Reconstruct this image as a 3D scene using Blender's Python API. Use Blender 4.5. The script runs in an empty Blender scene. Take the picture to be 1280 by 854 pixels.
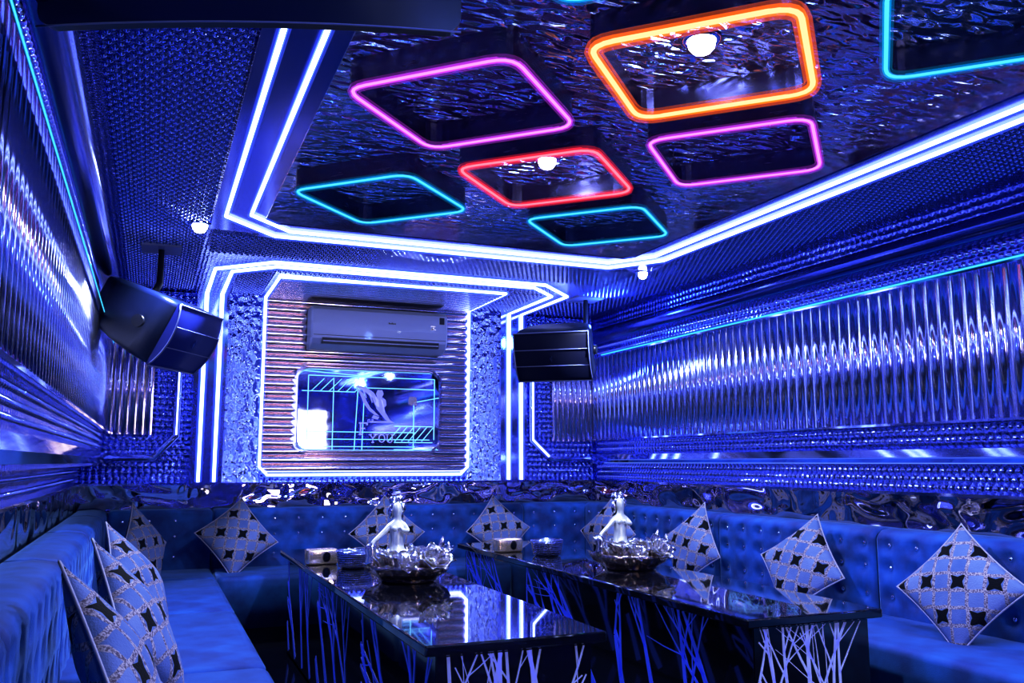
import bpy, bmesh, math, random
from mathutils import Vector, Matrix, Euler
R=math.radians; PI=math.pi
random.seed(7)
SC=bpy.context.scene; COL=SC.collection
XL,XR,YB,YF,ZC,ZR=-.32,3.62,6.9,-1.7,2.5,2.6

# ------------------------------------------------------------ materials
def mat(name):
    m=bpy.data.materials.new(name); m.use_nodes=True
    nt=m.node_tree; return m,nt,nt.nodes['Principled BSDF']
def N(nt,t,**k):
    n=nt.nodes.new(t)
    for a,b in k.items(): setattr(n,a,b)
    return n
def pbr(name,col,rough=.4,metal=0.,spec=.5,sheen=0,coat=0,emit=None,es=0):
    m,nt,b=mat(name)
    b.inputs['Base Color'].default_value=(*col,1); b.inputs['Roughness'].default_value=rough
    b.inputs['Metallic'].default_value=metal; b.inputs['Specular IOR Level'].default_value=spec
    b.inputs['Coat Weight'].default_value=coat
    if sheen:
        b.inputs['Sheen Weight'].default_value=sheen; b.inputs['Sheen Roughness'].default_value=.4
        b.inputs['Sheen Tint'].default_value=(.4,.6,1,1)
    if emit: b.inputs['Emission Color'].default_value=(*emit,1); b.inputs['Emission Strength'].default_value=es
    # faint procedural variation so that no surface is perfectly flat
    tn=N(nt,'ShaderNodeTexNoise'); tn.inputs['Scale'].default_value=9
    mr=N(nt,'ShaderNodeMapRange'); mr.inputs['To Min'].default_value=max(0,rough-.03); mr.inputs['To Max'].default_value=min(1,rough+.05)
    nt.links.new(tn.outputs['Fac'],mr.inputs['Value']); nt.links.new(mr.outputs['Result'],b.inputs['Roughness'])
    return m
def emis(name,col,s):
    m=bpy.data.materials.new(name); m.use_nodes=True; nt=m.node_tree
    nt.nodes.remove(nt.nodes['Principled BSDF'])
    e=N(nt,'ShaderNodeEmission'); e.inputs['Color'].default_value=(*col,1); e.inputs['Strength'].default_value=s
    nt.links.new(e.outputs[0],nt.nodes['Material Output'].inputs[0]); return m
def posvec(nt,a,b):
    g=N(nt,'ShaderNodeNewGeometry'); s=N(nt,'ShaderNodeSeparateXYZ'); c=N(nt,'ShaderNodeCombineXYZ')
    nt.links.new(g.outputs['Position'],s.inputs[0])
    nt.links.new(s.outputs[a],c.inputs[0]); nt.links.new(s.outputs[b],c.inputs[1]); return c
def dimple(name,a,b,col,scale,rough=.12,strength=.8,dist=.012,rnd=.25,crumple=0.):
    """embossed polished steel sheet"""
    m,nt,bs=mat(name); c=posvec(nt,a,b)
    bs.inputs['Metallic'].default_value=1; bs.inputs['Roughness'].default_value=rough
    bs.inputs['Base Color'].default_value=(*col,1)
    v=N(nt,'ShaderNodeTexVoronoi',voronoi_dimensions='2D',feature='SMOOTH_F1'); v.inputs['Scale'].default_value=scale
    v.inputs['Randomness'].default_value=rnd; v.inputs['Smoothness'].default_value=.35
    nt.links.new(c.outputs[0],v.inputs['Vector'])
    h=v.outputs['Distance']
    n=N(nt,'ShaderNodeTexNoise',noise_dimensions='2D'); n.inputs['Scale'].default_value=scale*.12 if not crumple else scale*crumple
    nt.links.new(c.outputs[0],n.inputs['Vector'])
    mx=N(nt,'ShaderNodeMath',operation='MULTIPLY_ADD'); mx.inputs[1].default_value=2. if crumple else 1.2
    nt.links.new(n.outputs['Fac'],mx.inputs[0]); nt.links.new(h,mx.inputs[2])
    bp=N(nt,'ShaderNodeBump'); bp.inputs['Strength'].default_value=strength; bp.inputs['Distance'].default_value=dist
    nt.links.new(mx.outputs[0],bp.inputs['Height']); nt.links.new(bp.outputs[0],bs.inputs['Normal'])
    return m
def ripple(name,a,b,col,sx,sy,rough=.08,strength=1,dist=.02,detail=1.):
    m,nt,bs=mat(name); c=posvec(nt,a,b)
    bs.inputs['Metallic'].default_value=1; bs.inputs['Roughness'].default_value=rough; bs.inputs['Base Color'].default_value=(*col,1)
    mp=N(nt,'ShaderNodeMapping'); mp.inputs['Scale'].default_value=(sx,sy,1); nt.links.new(c.outputs[0],mp.inputs[0])
    n=N(nt,'ShaderNodeTexNoise',noise_dimensions='2D'); n.inputs['Scale'].default_value=1; n.inputs['Detail'].default_value=detail; n.inputs['Distortion'].default_value=.3
    nt.links.new(mp.outputs[0],n.inputs['Vector'])
    bp=N(nt,'ShaderNodeBump'); bp.inputs['Strength'].default_value=strength; bp.inputs['Distance'].default_value=dist
    nt.links.new(n.outputs['Fac'],bp.inputs['Height']); nt.links.new(bp.outputs[0],bs.inputs['Normal'])
    return m
def velvet(name,dark,light):
    m,nt,b=mat(name)
    b.inputs['Roughness'].default_value=.75; b.inputs['Sheen Weight'].default_value=.8; b.inputs['Sheen Roughness'].default_value=.35
    b.inputs['Sheen Tint'].default_value=(.25,.5,1,1)
    tc=N(nt,'ShaderNodeTexCoord'); n=N(nt,'ShaderNodeTexNoise'); n.inputs['Scale'].default_value=7; n.inputs['Detail'].default_value=4
    nt.links.new(tc.outputs['Object'],n.inputs['Vector'])
    cr=N(nt,'ShaderNodeValToRGB'); cr.color_ramp.elements[0].position=.35; cr.color_ramp.elements[1].position=.68
    cr.color_ramp.elements[0].color=(*dark,1); cr.color_ramp.elements[1].color=(*light,1)
    nt.links.new(n.outputs['Fac'],cr.inputs[0]); nt.links.new(cr.outputs[0],b.inputs['Base Color'])
    n2=N(nt,'ShaderNodeTexNoise'); n2.inputs['Scale'].default_value=240; nt.links.new(tc.outputs['Object'],n2.inputs['Vector'])
    bp=N(nt,'ShaderNodeBump'); bp.inputs['Strength'].default_value=.25; bp.inputs['Distance'].default_value=.003
    nt.links.new(n2.outputs['Fac'],bp.inputs['Height']); nt.links.new(bp.outputs[0],b.inputs['Normal'])
    return m
def cushion_cloth():
    m,nt,b=mat('jacquard_cloth'); L=nt.links
    def M(op,x,y=None,z=None):
        n=N(nt,'ShaderNodeMath',operation=op)
        for i,v in enumerate((x,y,z)):
            if v is None: continue
            if isinstance(v,(int,float)): n.inputs[i].default_value=v
            else: L.new(v,n.inputs[i])
        return n.outputs[0]
    tc=N(nt,'ShaderNodeTexCoord')
    mp=N(nt,'ShaderNodeMapping'); mp.inputs['Rotation'].default_value=(0,0,R(45)); k=1/.080; mp.inputs['Scale'].default_value=(k,k,k); mp.inputs['Location'].default_value=(.2,.35,0)
    L.new(tc.outputs['Object'],mp.inputs[0]); s=N(nt,'ShaderNodeSeparateXYZ'); L.new(mp.outputs[0],s.inputs[0])
    u,v=s.outputs[0],s.outputs[1]
    # wavy lattice of bands
    du=M('MULTIPLY',M('SINE',M('MULTIPLY',v,2*PI)),.025); dv=M('MULTIPLY',M('SINE',M('MULTIPLY',u,2*PI)),.025)
    uu=M('ADD',u,du); vv=M('ADD',v,dv)
    eu=M('ABSOLUTE',M('SUBTRACT',M('FRACT',uu),.5)); ev=M('ABSOLUTE',M('SUBTRACT',M('FRACT',vv),.5))
    e=M('MAXIMUM',eu,ev); band=M('GREATER_THAN',e,.40)
    # sparse dark four-pointed cells
    fu=M('FLOOR',uu); fv=M('FLOOR',vv)
    a=M('COMPARE',M('PINGPONG',fv,1),0,.1); h=M('MULTIPLY',fv,.5); c=M('COMPARE',M('PINGPONG',M('ADD',fu,h),1),0,.1)
    blk=M('MULTIPLY',a,c)
    star=M('LESS_THAN',M('SUBTRACT',e,M('MULTIPLY',M('MINIMUM',eu,ev),.36)),.285)
    blk=M('MULTIPLY',blk,star)
    n=N(nt,'ShaderNodeTexNoise'); n.inputs['Scale'].default_value=14; n.inputs['Detail'].default_value=3; L.new(tc.outputs['Object'],n.inputs['Vector'])
    w=N(nt,'ShaderNodeTexWhiteNoise',noise_dimensions='2D'); cb=N(nt,'ShaderNodeCombineXYZ'); L.new(fu,cb.inputs[0]); L.new(fv,cb.inputs[1]); L.new(cb.outputs[0],w.inputs['Vector'])
    cell=N(nt,'ShaderNodeMix',data_type='RGBA'); cell.inputs[6].default_value=(.055,.12,.36,1); cell.inputs[7].default_value=(.26,.32,.62,1)
    L.new(M('MULTIPLY',M('ADD',w.outputs['Value'],n.outputs['Fac']),.5),cell.inputs[0])
    m1=N(nt,'ShaderNodeMix',data_type='RGBA'); m1.inputs[7].default_value=(.002,.003,.012,1); L.new(blk,m1.inputs[0]); L.new(cell.outputs[2],m1.inputs[6])
    n2=N(nt,'ShaderNodeTexNoise'); n2.inputs['Scale'].default_value=160; L.new(tc.outputs['Object'],n2.inputs['Vector'])
    bc=N(nt,'ShaderNodeValToRGB'); bc.color_ramp.elements[0].color=(.14,.11,.20,1); bc.color_ramp.elements[1].color=(.48,.42,.52,1); bc.color_ramp.elements[0].position=.4; bc.color_ramp.elements[1].position=.6
    L.new(n2.outputs['Fac'],bc.inputs[0])
    m2=N(nt,'ShaderNodeMix',data_type='RGBA'); L.new(band,m2.inputs[0]); L.new(m1.outputs[2],m2.inputs[6]); L.new(bc.outputs[0],m2.inputs[7])
    L.new(m2.outputs[2],b.inputs['Base Color']); b.inputs['Roughness'].default_value=.8; b.inputs['Specular IOR Level'].default_value=.15
    bp=N(nt,'ShaderNodeBump'); bp.inputs['Strength'].default_value=.5; bp.inputs['Distance'].default_value=.004
    L.new(M('ADD',M('MULTIPLY',band,1.),n2.outputs['Fac']),bp.inputs['Height']); L.new(bp.outputs[0],b.inputs['Normal'])
    return m

BLUE=(.30,.40,.95)
M={}
M['ceil_wave']=ripple('rippled_blue_steel',0,1,(.42,.56,1.),9,22,.24,1,.16)
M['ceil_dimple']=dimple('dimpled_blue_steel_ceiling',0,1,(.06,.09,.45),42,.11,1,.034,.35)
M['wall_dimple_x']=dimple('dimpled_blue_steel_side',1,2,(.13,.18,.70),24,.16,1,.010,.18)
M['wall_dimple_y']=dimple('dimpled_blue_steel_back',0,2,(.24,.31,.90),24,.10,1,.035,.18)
M['crumple']=dimple('crumpled_steel_sheet',0,2,(.70,.74,1.),17,.10,1,.06,1,.8)
M['mirror']=pbr('blue_mirror',(.45,.55,.98),.03,1)
M['dark_mirror']=pbr('dark_blue_mirror',(.06,.09,.45),.16,1)
M['pilaster']=pbr('satin_blue_mirror',(.48,.55,1.),.08,1)
M['wavy_mirror_y']=ripple('wavy_mirror_back',0,2,(.62,.57,.66),3.5,5,.03,1,.03,1)
M['wavy_mirror_x']=ripple('wavy_mirror_side',1,2,(.62,.57,.66),2.5,4,.03,1,.03,1)
M['rib']=pbr('polished_ribbed_steel',(.78,.78,1.),.14,1)
M['rib_gold']=pbr('polished_champagne_steel',(.98,.84,.86),.12,1)
M['rail']=pbr('polished_rail',(.55,.62,1.),.06,1)
M['floor']=pbr('dark_glossy_tile',(.006,.008,.03),.08,0,.6)
M['black_gloss']=pbr('black_glass',(.004,.005,.014),.03,0,.9,coat=1)
M['black']=pbr('black_plastic',(.01,.012,.03),.35)
M['navy']=pbr('dark_navy_plastic',(.006,.010,.05),.3)
M['speaker_body']=pbr('speaker_cabinet_paint',(.008,.018,.08),.4,0,.4)
M['grille_shaded']=pbr('speaker_grille_shaded',(.004,.006,.04),.6,0,.2)  # right grille: same cloth, its shade painted into a darker colour
M['grille']=pbr('speaker_grille_cloth_lit',(.02,.035,.30),.55,0,.3)  # left grille: light falling on the cloth painted into a bluer tone
M['grille_edge']=pbr('speaker_grille_edge',(.25,.28,.6),.35)
M['velvet']=velvet('royal_blue_velvet',(.003,.035,.25),(.008,.12,.55))
M['velvet_seat']=velvet('royal_blue_velvet_seat',(.004,.04,.26),(.010,.12,.52))
M['crystal']=pbr('crystal_button',(.8,.85,1),.05,1)
M['cushion']=cushion_cloth()
M['piping']=pbr('cushion_piping',(.40,.38,.56),.6)
M['branch']=pbr('branch_inlay_lit',(.50,.54,.95),.4,emit=(.25,.28,.7),es=.35)  # front branches: light on that face painted in as pale colour and glow
M['branch_shaded']=pbr('branch_inlay_shaded',(.03,.07,.70),.4,emit=(.02,.05,.6),es=.35)  # side branches: same inlay, shade painted in as deep blue, slight glow
M['silver']=pbr('antique_silver',(.80,.78,.80),.16,1)
M['porcelain']=pbr('pearl_silver_figure',(.85,.85,.92),.28,.35)
M['pewter']=pbr('dark_champagne_pewter',(.52,.42,.42),.15,1)
M['ac']=pbr('ac_white_plastic',(.80,.80,1.),.35,coat=.2)
M['ac_dark']=pbr('ac_slot_dark',(.01,.01,.05),.4)
M['gold']=pbr('champagne_gold',(.95,.75,.62),.2,.8)
M['glass_etch']=emis('etched_line_glow',(.25,.62,1.),1.5)
M['etch_white']=pbr('etched_frost',(.55,.58,.98),.5,emit=(.35,.36,.9),es=.55)
def sheath(name,col,s,a):
    m=emis(name,col,s); nt=m.node_tree; e=[n for n in nt.nodes if n.type=='EMISSION'][0]
    t=N(nt,'ShaderNodeBsdfTransparent'); x=N(nt,'ShaderNodeMixShader'); x.inputs[0].default_value=a
    nt.links.new(t.outputs[0],x.inputs[1]); nt.links.new(e.outputs[0],x.inputs[2]); nt.links.new(x.outputs[0],nt.nodes['Material Output'].inputs[0]); return m
def neon(n,col,s,core,cs): M[n]=sheath(n,col,s,.42); M[n+'_halo']=sheath(n+'_halo',col,s*.8,.13); M[n+'_core']=emis(n+'_core',core,cs)  # halo material imitates the haze of light round a tube
neon('neon_blue',(.08,.16,1.),2.6,(.62,.73,1.),7.)
neon('neon_faint',(.10,.2,1.),1.,(.3,.5,1.),1.2)
neon('neon_orange',(1.,.17,.012),2.4,(1.,.66,.40),2.2)
neon('neon_red',(1.,.035,.09),2.2,(1.,.30,.34),2.2)
neon('neon_purple',(.55,.06,.75),1.8,(.95,.50,1.),1.6)
neon('neon_cyan',(.0,.28,.60),1.8,(.22,.85,1.),1.5)
M['lamp_disc']=emis('downlight_glow',(.85,.92,1.),40.)
M['tv']=emis('tv_picture',(1.,.87,.82),8.)

# ------------------------------------------------------------ mesh helpers
def link(name,me,parent=None):
    o=bpy.data.objects.new(name,me); COL.objects.link(o)
    if parent: o.parent=parent
    return o
def tag(o,label=None,cat=None,group=None,kind=None):
    if label: o['label']=label
    if cat: o['category']=cat
    if group: o['group']=group
    if kind: o['kind']=kind
    return o
def empty(name,loc,label,cat,group=None,mtx=None):
    o=bpy.data.objects.new(name,None); COL.objects.link(o); o.empty_display_size=.1
    if mtx is not None: o.matrix_world=mtx
    else: o.location=loc
    return tag(o,label,cat,group)
class MB:
    def __init__(s): s.bm=bmesh.new(); s.mi=0
    def _f(s,vs,smooth=False):
        try: f=s.bm.faces.new(vs)
        except ValueError: return None
        f.material_index=s.mi; f.smooth=smooth; return f
    def box(s,a,b):
        (x0,y0,z0),(x1,y1,z1)=a,b
        v=[s.bm.verts.new(p) for p in [(x0,y0,z0),(x1,y0,z0),(x1,y1,z0),(x0,y1,z0),(x0,y0,z1),(x1,y0,z1),(x1,y1,z1),(x0,y1,z1)]]
        for q in [(0,3,2,1),(4,5,6,7),(0,1,5,4),(1,2,6,5),(2,3,7,6),(3,0,4,7)]: s._f([v[i] for i in q])
        return s
    def rbox(s,a,b,r,seg=3,smooth=True):
        """rounded box"""
        bm=bmesh.new(); t=MB.__new__(MB); t.bm=bm; t.mi=s.mi; t.box(a,b)
        bmesh.ops.bevel(bm,geom=list(bm.edges),offset=r,segments=seg,profile=.5,affect='EDGES')
        s.absorb(bm,smooth); return s
    def absorb(s,bm,smooth=False,mtx=None):
        mp={}
        for v in bm.verts: mp[v]=s.bm.verts.new(mtx@v.co if mtx is not None else v.co)
        for f in bm.faces:
            g=s._f([mp[v] for v in f.verts],smooth)
        bm.free()
    def quad(s,*p,smooth=False): s._f([s.bm.verts.new(q) for q in p],smooth); return s
    def poly(s,pts,n,smooth=False):
        """flat polygon extruded along n"""
        n=Vector(n); a=[s.bm.verts.new(Vector(p)) for p in pts]; b=[s.bm.verts.new(Vector(p)+n) for p in pts]
        s._f(a[::-1]); s._f(b)
        for i in range(len(pts)): j=(i+1)%len(pts); s._f([a[i],a[j],b[j],b[i]],smooth)
        return s
    def tube(s,pts,r,n=8,closed=False,caps=True,flat=None):
        pts=[Vector(p) for p in pts]; m=len(pts); rings=[]
        rr=r if hasattr(r,'__len__') else [r]*m
        up=None
        for i,p in enumerate(pts):
            a=pts[(i-1)%m] if (closed or i>0) else p; c=pts[(i+1)%m] if (closed or i<m-1) else p
            d1=(p-a).normalized() if (p-a).length>1e-9 else None; d2=(c-p).normalized() if (c-p).length>1e-9 else None
            t=((d1 or d2)+(d2 or d1)).normalized()
            k=1/max(.35,t.dot(d2 or d1))
            if up is None:
                up=Vector((0,0,1)) if abs(t.z)<.9 else Vector((0,1,0))
            side=t.cross(up)
            if side.length<1e-4: side=t.cross(Vector((1,0,0)))
            side.normalize(); up=side.cross(t).normalized()
            ring=[]
            for j in range(n):
                an=2*PI*j/n
                ring.append(s.bm.verts.new(p+(side*math.cos(an)*k+up*math.sin(an))*rr[i]))
            rings.append(ring)
        L=m if closed else m-1
        for i in range(L):
            A=rings[i]; B=rings[(i+1)%m]
            for j in range(n): s._f([A[j],A[(j+1)%n],B[(j+1)%n],B[j]],True)
        if caps and not closed: s._f(rings[0][::-1]); s._f(rings[-1])
        return s
    def lathe(s,prof,n=24,ruffle=None,c=(0,0,0)):
        rings=[]
        for k,(r,z) in enumerate(prof):
            ring=[]
            for j in range(n):
                a=2*PI*j/n; q=r*(1+(ruffle(a,k) if ruffle else 0))
                ring.append(s.bm.verts.new((c[0]+q*math.cos(a),c[1]+q*math.sin(a),c[2]+z)))
            rings.append(ring)
        for A,B in zip(rings,rings[1:]):
            for j in range(n): s._f([A[j],A[(j+1)%n],B[(j+1)%n],B[j]],True)
        s._f(rings[0][::-1]); s._f(rings[-1]); return s
    def ball(s,c,r,sx=1,sy=1,sz=1,u=12,v=8):
        bm=bmesh.new(); bmesh.ops.create_uvsphere(bm,u_segments=u,v_segments=v,radius=r)
        s.absorb(bm,True,Matrix.Translation(c)@Matrix.Diagonal((sx,sy,sz,1))); return s
    def build(s,name,mats,parent=None,label=None):
        me=bpy.data.meshes.new(name)
        bmesh.ops.recalc_face_normals(s.bm,faces=s.bm.faces)
        s.bm.to_mesh(me); s.bm.free()
        for m in (mats if isinstance(mats,(list,tuple)) else [mats]): me.materials.append(m)
        o=link(name,me,parent)
        if label: o['label']=label
        return o
def copytree(o,parent=None):
    c=o.copy(); COL.objects.link(c); c.parent=parent
    if parent: c.matrix_parent_inverse=o.matrix_parent_inverse.copy()
    for ch in list(o.children): copytree(ch,c)
    return c
def struct(o): o['kind']='structure'; return o

# ------------------------------------------------------------ room shell
fl=struct(MB().box((XL-.3,YF-.2,-.1),(XR+.2,YB+.2,0)).build('floor',M['floor']))
RX0,RX1,RY0,RY1=.50,2.75,-.5,4.72         # recessed centre of the ceiling
ce=MB()
for a,b in [((XL-.3,YF-.2),(RX0,YB+.2)),((RX1,YF-.2),(XR+.2,YB+.2)),((RX0,YF-.2),(RX1,RY0)),((RX0,RY1),(RX1,YB+.2))]:
    ce.box((a[0],a[1],ZC),(b[0],b[1],ZC+.18))
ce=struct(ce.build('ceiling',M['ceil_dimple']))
MB().box((RX0,RY0,ZR),(RX1,RY1,ZR+.08)).build('recess_panel',M['ceil_wave'],ce,'rippled blue steel ceiling centre')
# mirror band carrying the neon pair round the recess, with a chamfered far edge
bd=MB()
bd.box((.24,-.75,ZC-.006),(.50,4.95,ZC)).box((2.75,-.75,ZC-.006),(3.0,4.95,ZC)).box((.50,4.72,ZC-.006),(2.75,5.02,ZC)).box((.50,-.75,ZC-.006),(2.75,-.5,ZC))
bd.build('mirror_band',M['dark_mirror'],ce,'smooth dark blue mirror band')
fa=MB()
fa.box((RX0-.001,RY0,ZC),(RX0+.004,RY1,ZR)).box((RX1-.004,RY0,ZC),(RX1+.001,RY1,ZR)).box((RX0,RY1-.004,ZC),(RX1,RY1+.001,ZR)).box((RX0,RY0,ZC),(RX1,RY0+.004,ZR))
fa.build('recess_edge',M['rib_gold'],ce)
# ribbed soffit in front of the ribbed back panel
def ribs_y(mb,x0,x1,z0,z1,y,n,r=None,seg=8):
    """horizontal half round ribs on a wall that faces -Y"""
    h=(z1-z0)/n; r=h/2
    for i in range(n):
        zc=z0+h*(i+.5); pr=[(y-r*.9*math.sin(PI*k/seg),zc-r*math.cos(PI*k/seg)) for k in range(seg+1)]
        A=[mb.bm.verts.new((x0,a,b)) for a,b in pr]; B=[mb.bm.verts.new((x1,a,b)) for a,b in pr]
        for k in range(seg): mb._f([A[k],A[k+1],B[k+1],B[k]],True)
def vribs(mb,p0,p1,z0,z1,n,nrm,seg=8,depth=.9,skip=None):
    """vertical half round ribs from p0 to p1 (xy)"""
    p0=Vector(p0);p1=Vector(p1);d=(p1-p0)/n; t=d.normalized(); r=d.length/2; nrm=Vector(nrm)
    for i in range(n):
        q_=r*.64; c=p0+d*(i+.5); pr=[c-t*r]+[c-t*q_*math.cos(PI*k/seg)+nrm*(q_*depth*math.sin(PI*k/seg)+.001) for k in range(seg+1)]+[c+t*r]
        A=[mb.bm.verts.new((q.x,q.y,z0)) for q in pr]; B=[mb.bm.verts.new((q.x,q.y,z1)) for q in pr]
        for k in range(seg+2): mb._f([A[k],A[k+1],B[k+1],B[k]],0<k<seg+1)
        mb._f(A[::-1]); mb._f(B)
sf=MB()
n=13
for i in range(n):
    h=(6.86-6.06)/n; yc=6.06+h*(i+.5); r=h/2; pr=[(yc-r*math.cos(PI*k/8),ZC-r*.9*math.sin(PI*k/8)) for k in range(9)]
    A=[sf.bm.verts.new((.78,a,b)) for a,b in pr]; B=[sf.bm.verts.new((2.42,a,b)) for a,b in pr]
    for k in range(8): sf._f([A[k],A[k+1],B[k+1],B[k]],True)
sf.build('ribbed_soffit',M['rib'],ce,'ribbed polished ceiling strip above the air conditioner')

# back wall
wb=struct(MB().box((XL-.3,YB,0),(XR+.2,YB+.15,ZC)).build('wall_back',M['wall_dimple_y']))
MB().box((XL-.15,YB-.008,.80),(XR,YB,1.06)).build('mirror_strip',M['wavy_mirror_y'],wb,'wavy mirror strip above the sofa back')
MB().box((XL-.15,YB-.03,1.055),(XR,YB,1.07)).build('edge_trim',M['rail'],wb)
cr=MB().box((.47,YB-.012,1.07),(.76,YB,ZC)).box((2.43,YB-.012,1.07),(2.77,YB,ZC)); cr.build('crumpled_panel',M['crumple'],wb,'crumpled silver steel panels')
mb=MB().box((.27,YB-.02,1.07),(.50,YB,ZC)).box((2.73,YB-.02,1.07),(2.97,YB,ZC)); mb.build('mirror_pilaster',M['pilaster'],wb)
rb=MB(); ribs_y(rb,.77,2.42,1.14,ZC,YB-.01,21); rb.build('ribbed_panel',[M['rib_gold']],wb,'horizontally ribbed champagne mirror panel')
# fluted ends of the back wall
fb=MB(); vribs(fb,(XL,YB),(.0,YB),1.42,2.10,6,(0,-1)); fb.build('fluted_panel',M['rib_gold'],wb,'fluted champagne panel in the left corner')
fb=MB(); vribs(fb,(3.22,YB),(XR,YB),1.40,2.13,8,(0,-1)); fb.build('fluted_panel',M['rib_gold'],wb,'fluted champagne panel in the right corner')
def moulding(pts,w,d,m,parent,name='frame_moulding',label=None):
    mo=MB(); mo.tube(pts,w,6); return mo.build(name,m,parent,label)
moulding([(.17,YB-.01,2.2),(.17,YB-.01,1.41),(.02,YB-.01,1.25),(XL,YB-.01,1.25)],.03,.03,M['rail'],wb)
moulding([(3.02,YB-.01,2.2),(3.02,YB-.01,1.41),(3.2,YB-.01,1.25),(XR,YB-.01,1.25)],.03,.03,M['rail'],wb)

# side walls
def side(X,s,name,fz0,fz1,lab):
    """s=+1 when the wall faces +X"""
    lo=.15 if s>0 else 0; XW=X-s*lo
    def bx(a,b,z0,z1,mb): mb.box((min(a,b),YF,z0),(max(a,b),YB,z1)); return mb
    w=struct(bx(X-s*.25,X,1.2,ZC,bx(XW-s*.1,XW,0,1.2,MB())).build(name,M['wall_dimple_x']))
    def slab(z0,z1,d,m,nm,label=None):
        a,b=sorted((XW,XW+s*d)); return MB().box((a,YF,z0),(b,YB-.03,z1)).build(nm,m,w,label)
    slab(.80,1.055,.008,M['wavy_mirror_x'],'mirror_strip','wavy mirror strip above the sofa back')
    slab(1.055,1.07,.03,M['rail'],'edge_trim')
    r=MB(); pr=[(-lo,1.19),(.03-lo*.1,1.215),(.05,1.245),(.04,1.285),(0,1.30)]
    A=[r.bm.verts.new((X+s*a,YF,z)) for a,z in pr]; B=[r.bm.verts.new((X+s*a,YB-.03,z)) for a,z in pr]
    for k in range(4): r._f([A[k],A[k+1],B[k+1],B[k]])
    r.build('bevelled_rail',M['rail'],w,'polished bevelled dado rail')
    f=MB(); L=YB-.0-YF; n=int(L/.076); vribs(f,(X,YF),(X,YB),fz0,fz1,n,(s,0)); f.build('fluted_panel',M['rib'],w,lab)
    a,b=sorted((X,X+s*.045)); MB().box((a,YF,fz1),(b,YB-.04,fz1+.012)).box((a,YF,fz0-.012),(b,YB-.04,fz0)).build('flute_cap',M['rail'],w)
    c=MB(); pr=[(0,2.25),(.05,2.258),(.085,2.29),(.09,2.33),(.07,2.37),(0,2.39)]
    A=[c.bm.verts.new((X+s*a,YF,z)) for a,z in pr]; B=[c.bm.verts.new((X+s*a,YB-.02,z)) for a,z in pr]
    for k in range(5): c._f([A[k],A[k+1],B[k+1],B[k]],True)
    c.build('crown_moulding',M['dark_mirror'],w,'polished dark crown moulding')
    return w
wr=side(XR,-1,'wall_right',1.42,2.125,'tall vertical flutes of polished steel')
wl=side(XL,1,'wall_left',1.435,2.03,'tall vertical flutes of polished steel')
wf=struct(MB().box((XL-.3,YF-.15,0),(XR+.2,YF,ZC)).build('wall_front',M['wall_dimple_y']))

# embossed studs, real raised domes in the sheet metal
def studs(name,fields,m,parent,label=None):
    """fields: (origin,u,v,normal,width,height,pitch,radius,height of dome)"""
    V=[];F=[]
    K=6
    for o_,u,v,n,W,H,p,rr,h in fields:
        o_,u,v,n=map(Vector,(o_,u,v,n)); flip=u.cross(v).dot(n)<0
        nu=int(W/p); nv=max(1,int(H/p))
        pu=W/nu; pv=H/nv
        for j in range(nv):
            for i in range(nu):
                off=.5 if j%2 else 0
                if i+off+.5>nu-.3 and off: continue
                c=o_+u*pu*(i+.5+off)+v*pv*(j+.5); b=len(V)
                for (q,z_) in ((1,0),(.62,.72)):
                    for k in range(K):
                        a=2*PI*k/K; V.append(c+(u*math.cos(a)+v*math.sin(a))*rr*q+n*h*z_)
                V.append(c+n*h)
                for k in range(K):
                    k2=(k+1)%K
                    f1=(b+k,b+k2,b+K+k2,b+K+k); f2=(b+K+k,b+K+k2,b+2*K)
                    F.append(f1[::-1] if flip else f1); F.append(f2[::-1] if flip else f2)
    me=bpy.data.meshes.new(name); me.from_pydata([tuple(q) for q in V],[],F); me.materials.append(m)
    me.polygons.foreach_set('use_smooth',[True]*len(me.polygons)); me.update()
    ob=link(name,me,parent)
    if label: ob['label']=label
    return ob
M['stud']=pbr('embossed_stud_steel',(.48,.55,1.),.08,1)
M['stud_dark']=pbr('embossed_stud_dark_steel',(.55,.62,1.),.07,1)
cf=[((XL+.1,1.4,ZC),(1,0,0),(0,1,0),DN,.46,5.45,.034,.0095,.0055),((3.01,1.4,ZC),(1,0,0),(0,1,0),DN,.52,5.45,.034,.0095,.0055),
    ((.26,5.06,ZC),(1,0,0),(0,1,0),DN,2.72,.50,.034,.0095,.0055),((.5,5.80,ZC),(1,0,0),(0,1,0),DN,2.25,.2,.034,.0095,.0055),
    ((.50,6.05,ZC),(1,0,0),(0,1,0),DN,.24,.80,.034,.0095,.0055),((2.46,6.05,ZC),(1,0,0),(0,1,0),DN,.3,.80,.034,.0095,.0055)] if (DN:=(0,0,-1)) else 0
studs('studded_sheet',cf,M['stud_dark'],ce,'grid of small raised studs in the dark ceiling sheet')
BN=(0,-1,0)
studs('studded_sheet',[((XL,YB,1.08),(1,0,0),(0,0,1),BN,.58,.33,.042,.016,.009),((.02,YB,1.42),(1,0,0),(0,0,1),BN,.25,1.05,.042,.016,.009),((XL,YB,2.12),(1,0,0),(0,0,1),BN,.33,.36,.042,.016,.009),
    ((2.98,YB,1.08),(1,0,0),(0,0,1),BN,.62,.31,.042,.016,.009),((2.98,YB,1.42),(1,0,0),(0,0,1),BN,.23,1.05,.042,.016,.009),((3.22,YB,2.15),(1,0,0),(0,0,1),BN,.38,.33,.042,.016,.009)],M['stud'],wb,'raised studs in the steel cladding')
RN=(-1,0,0)
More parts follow.
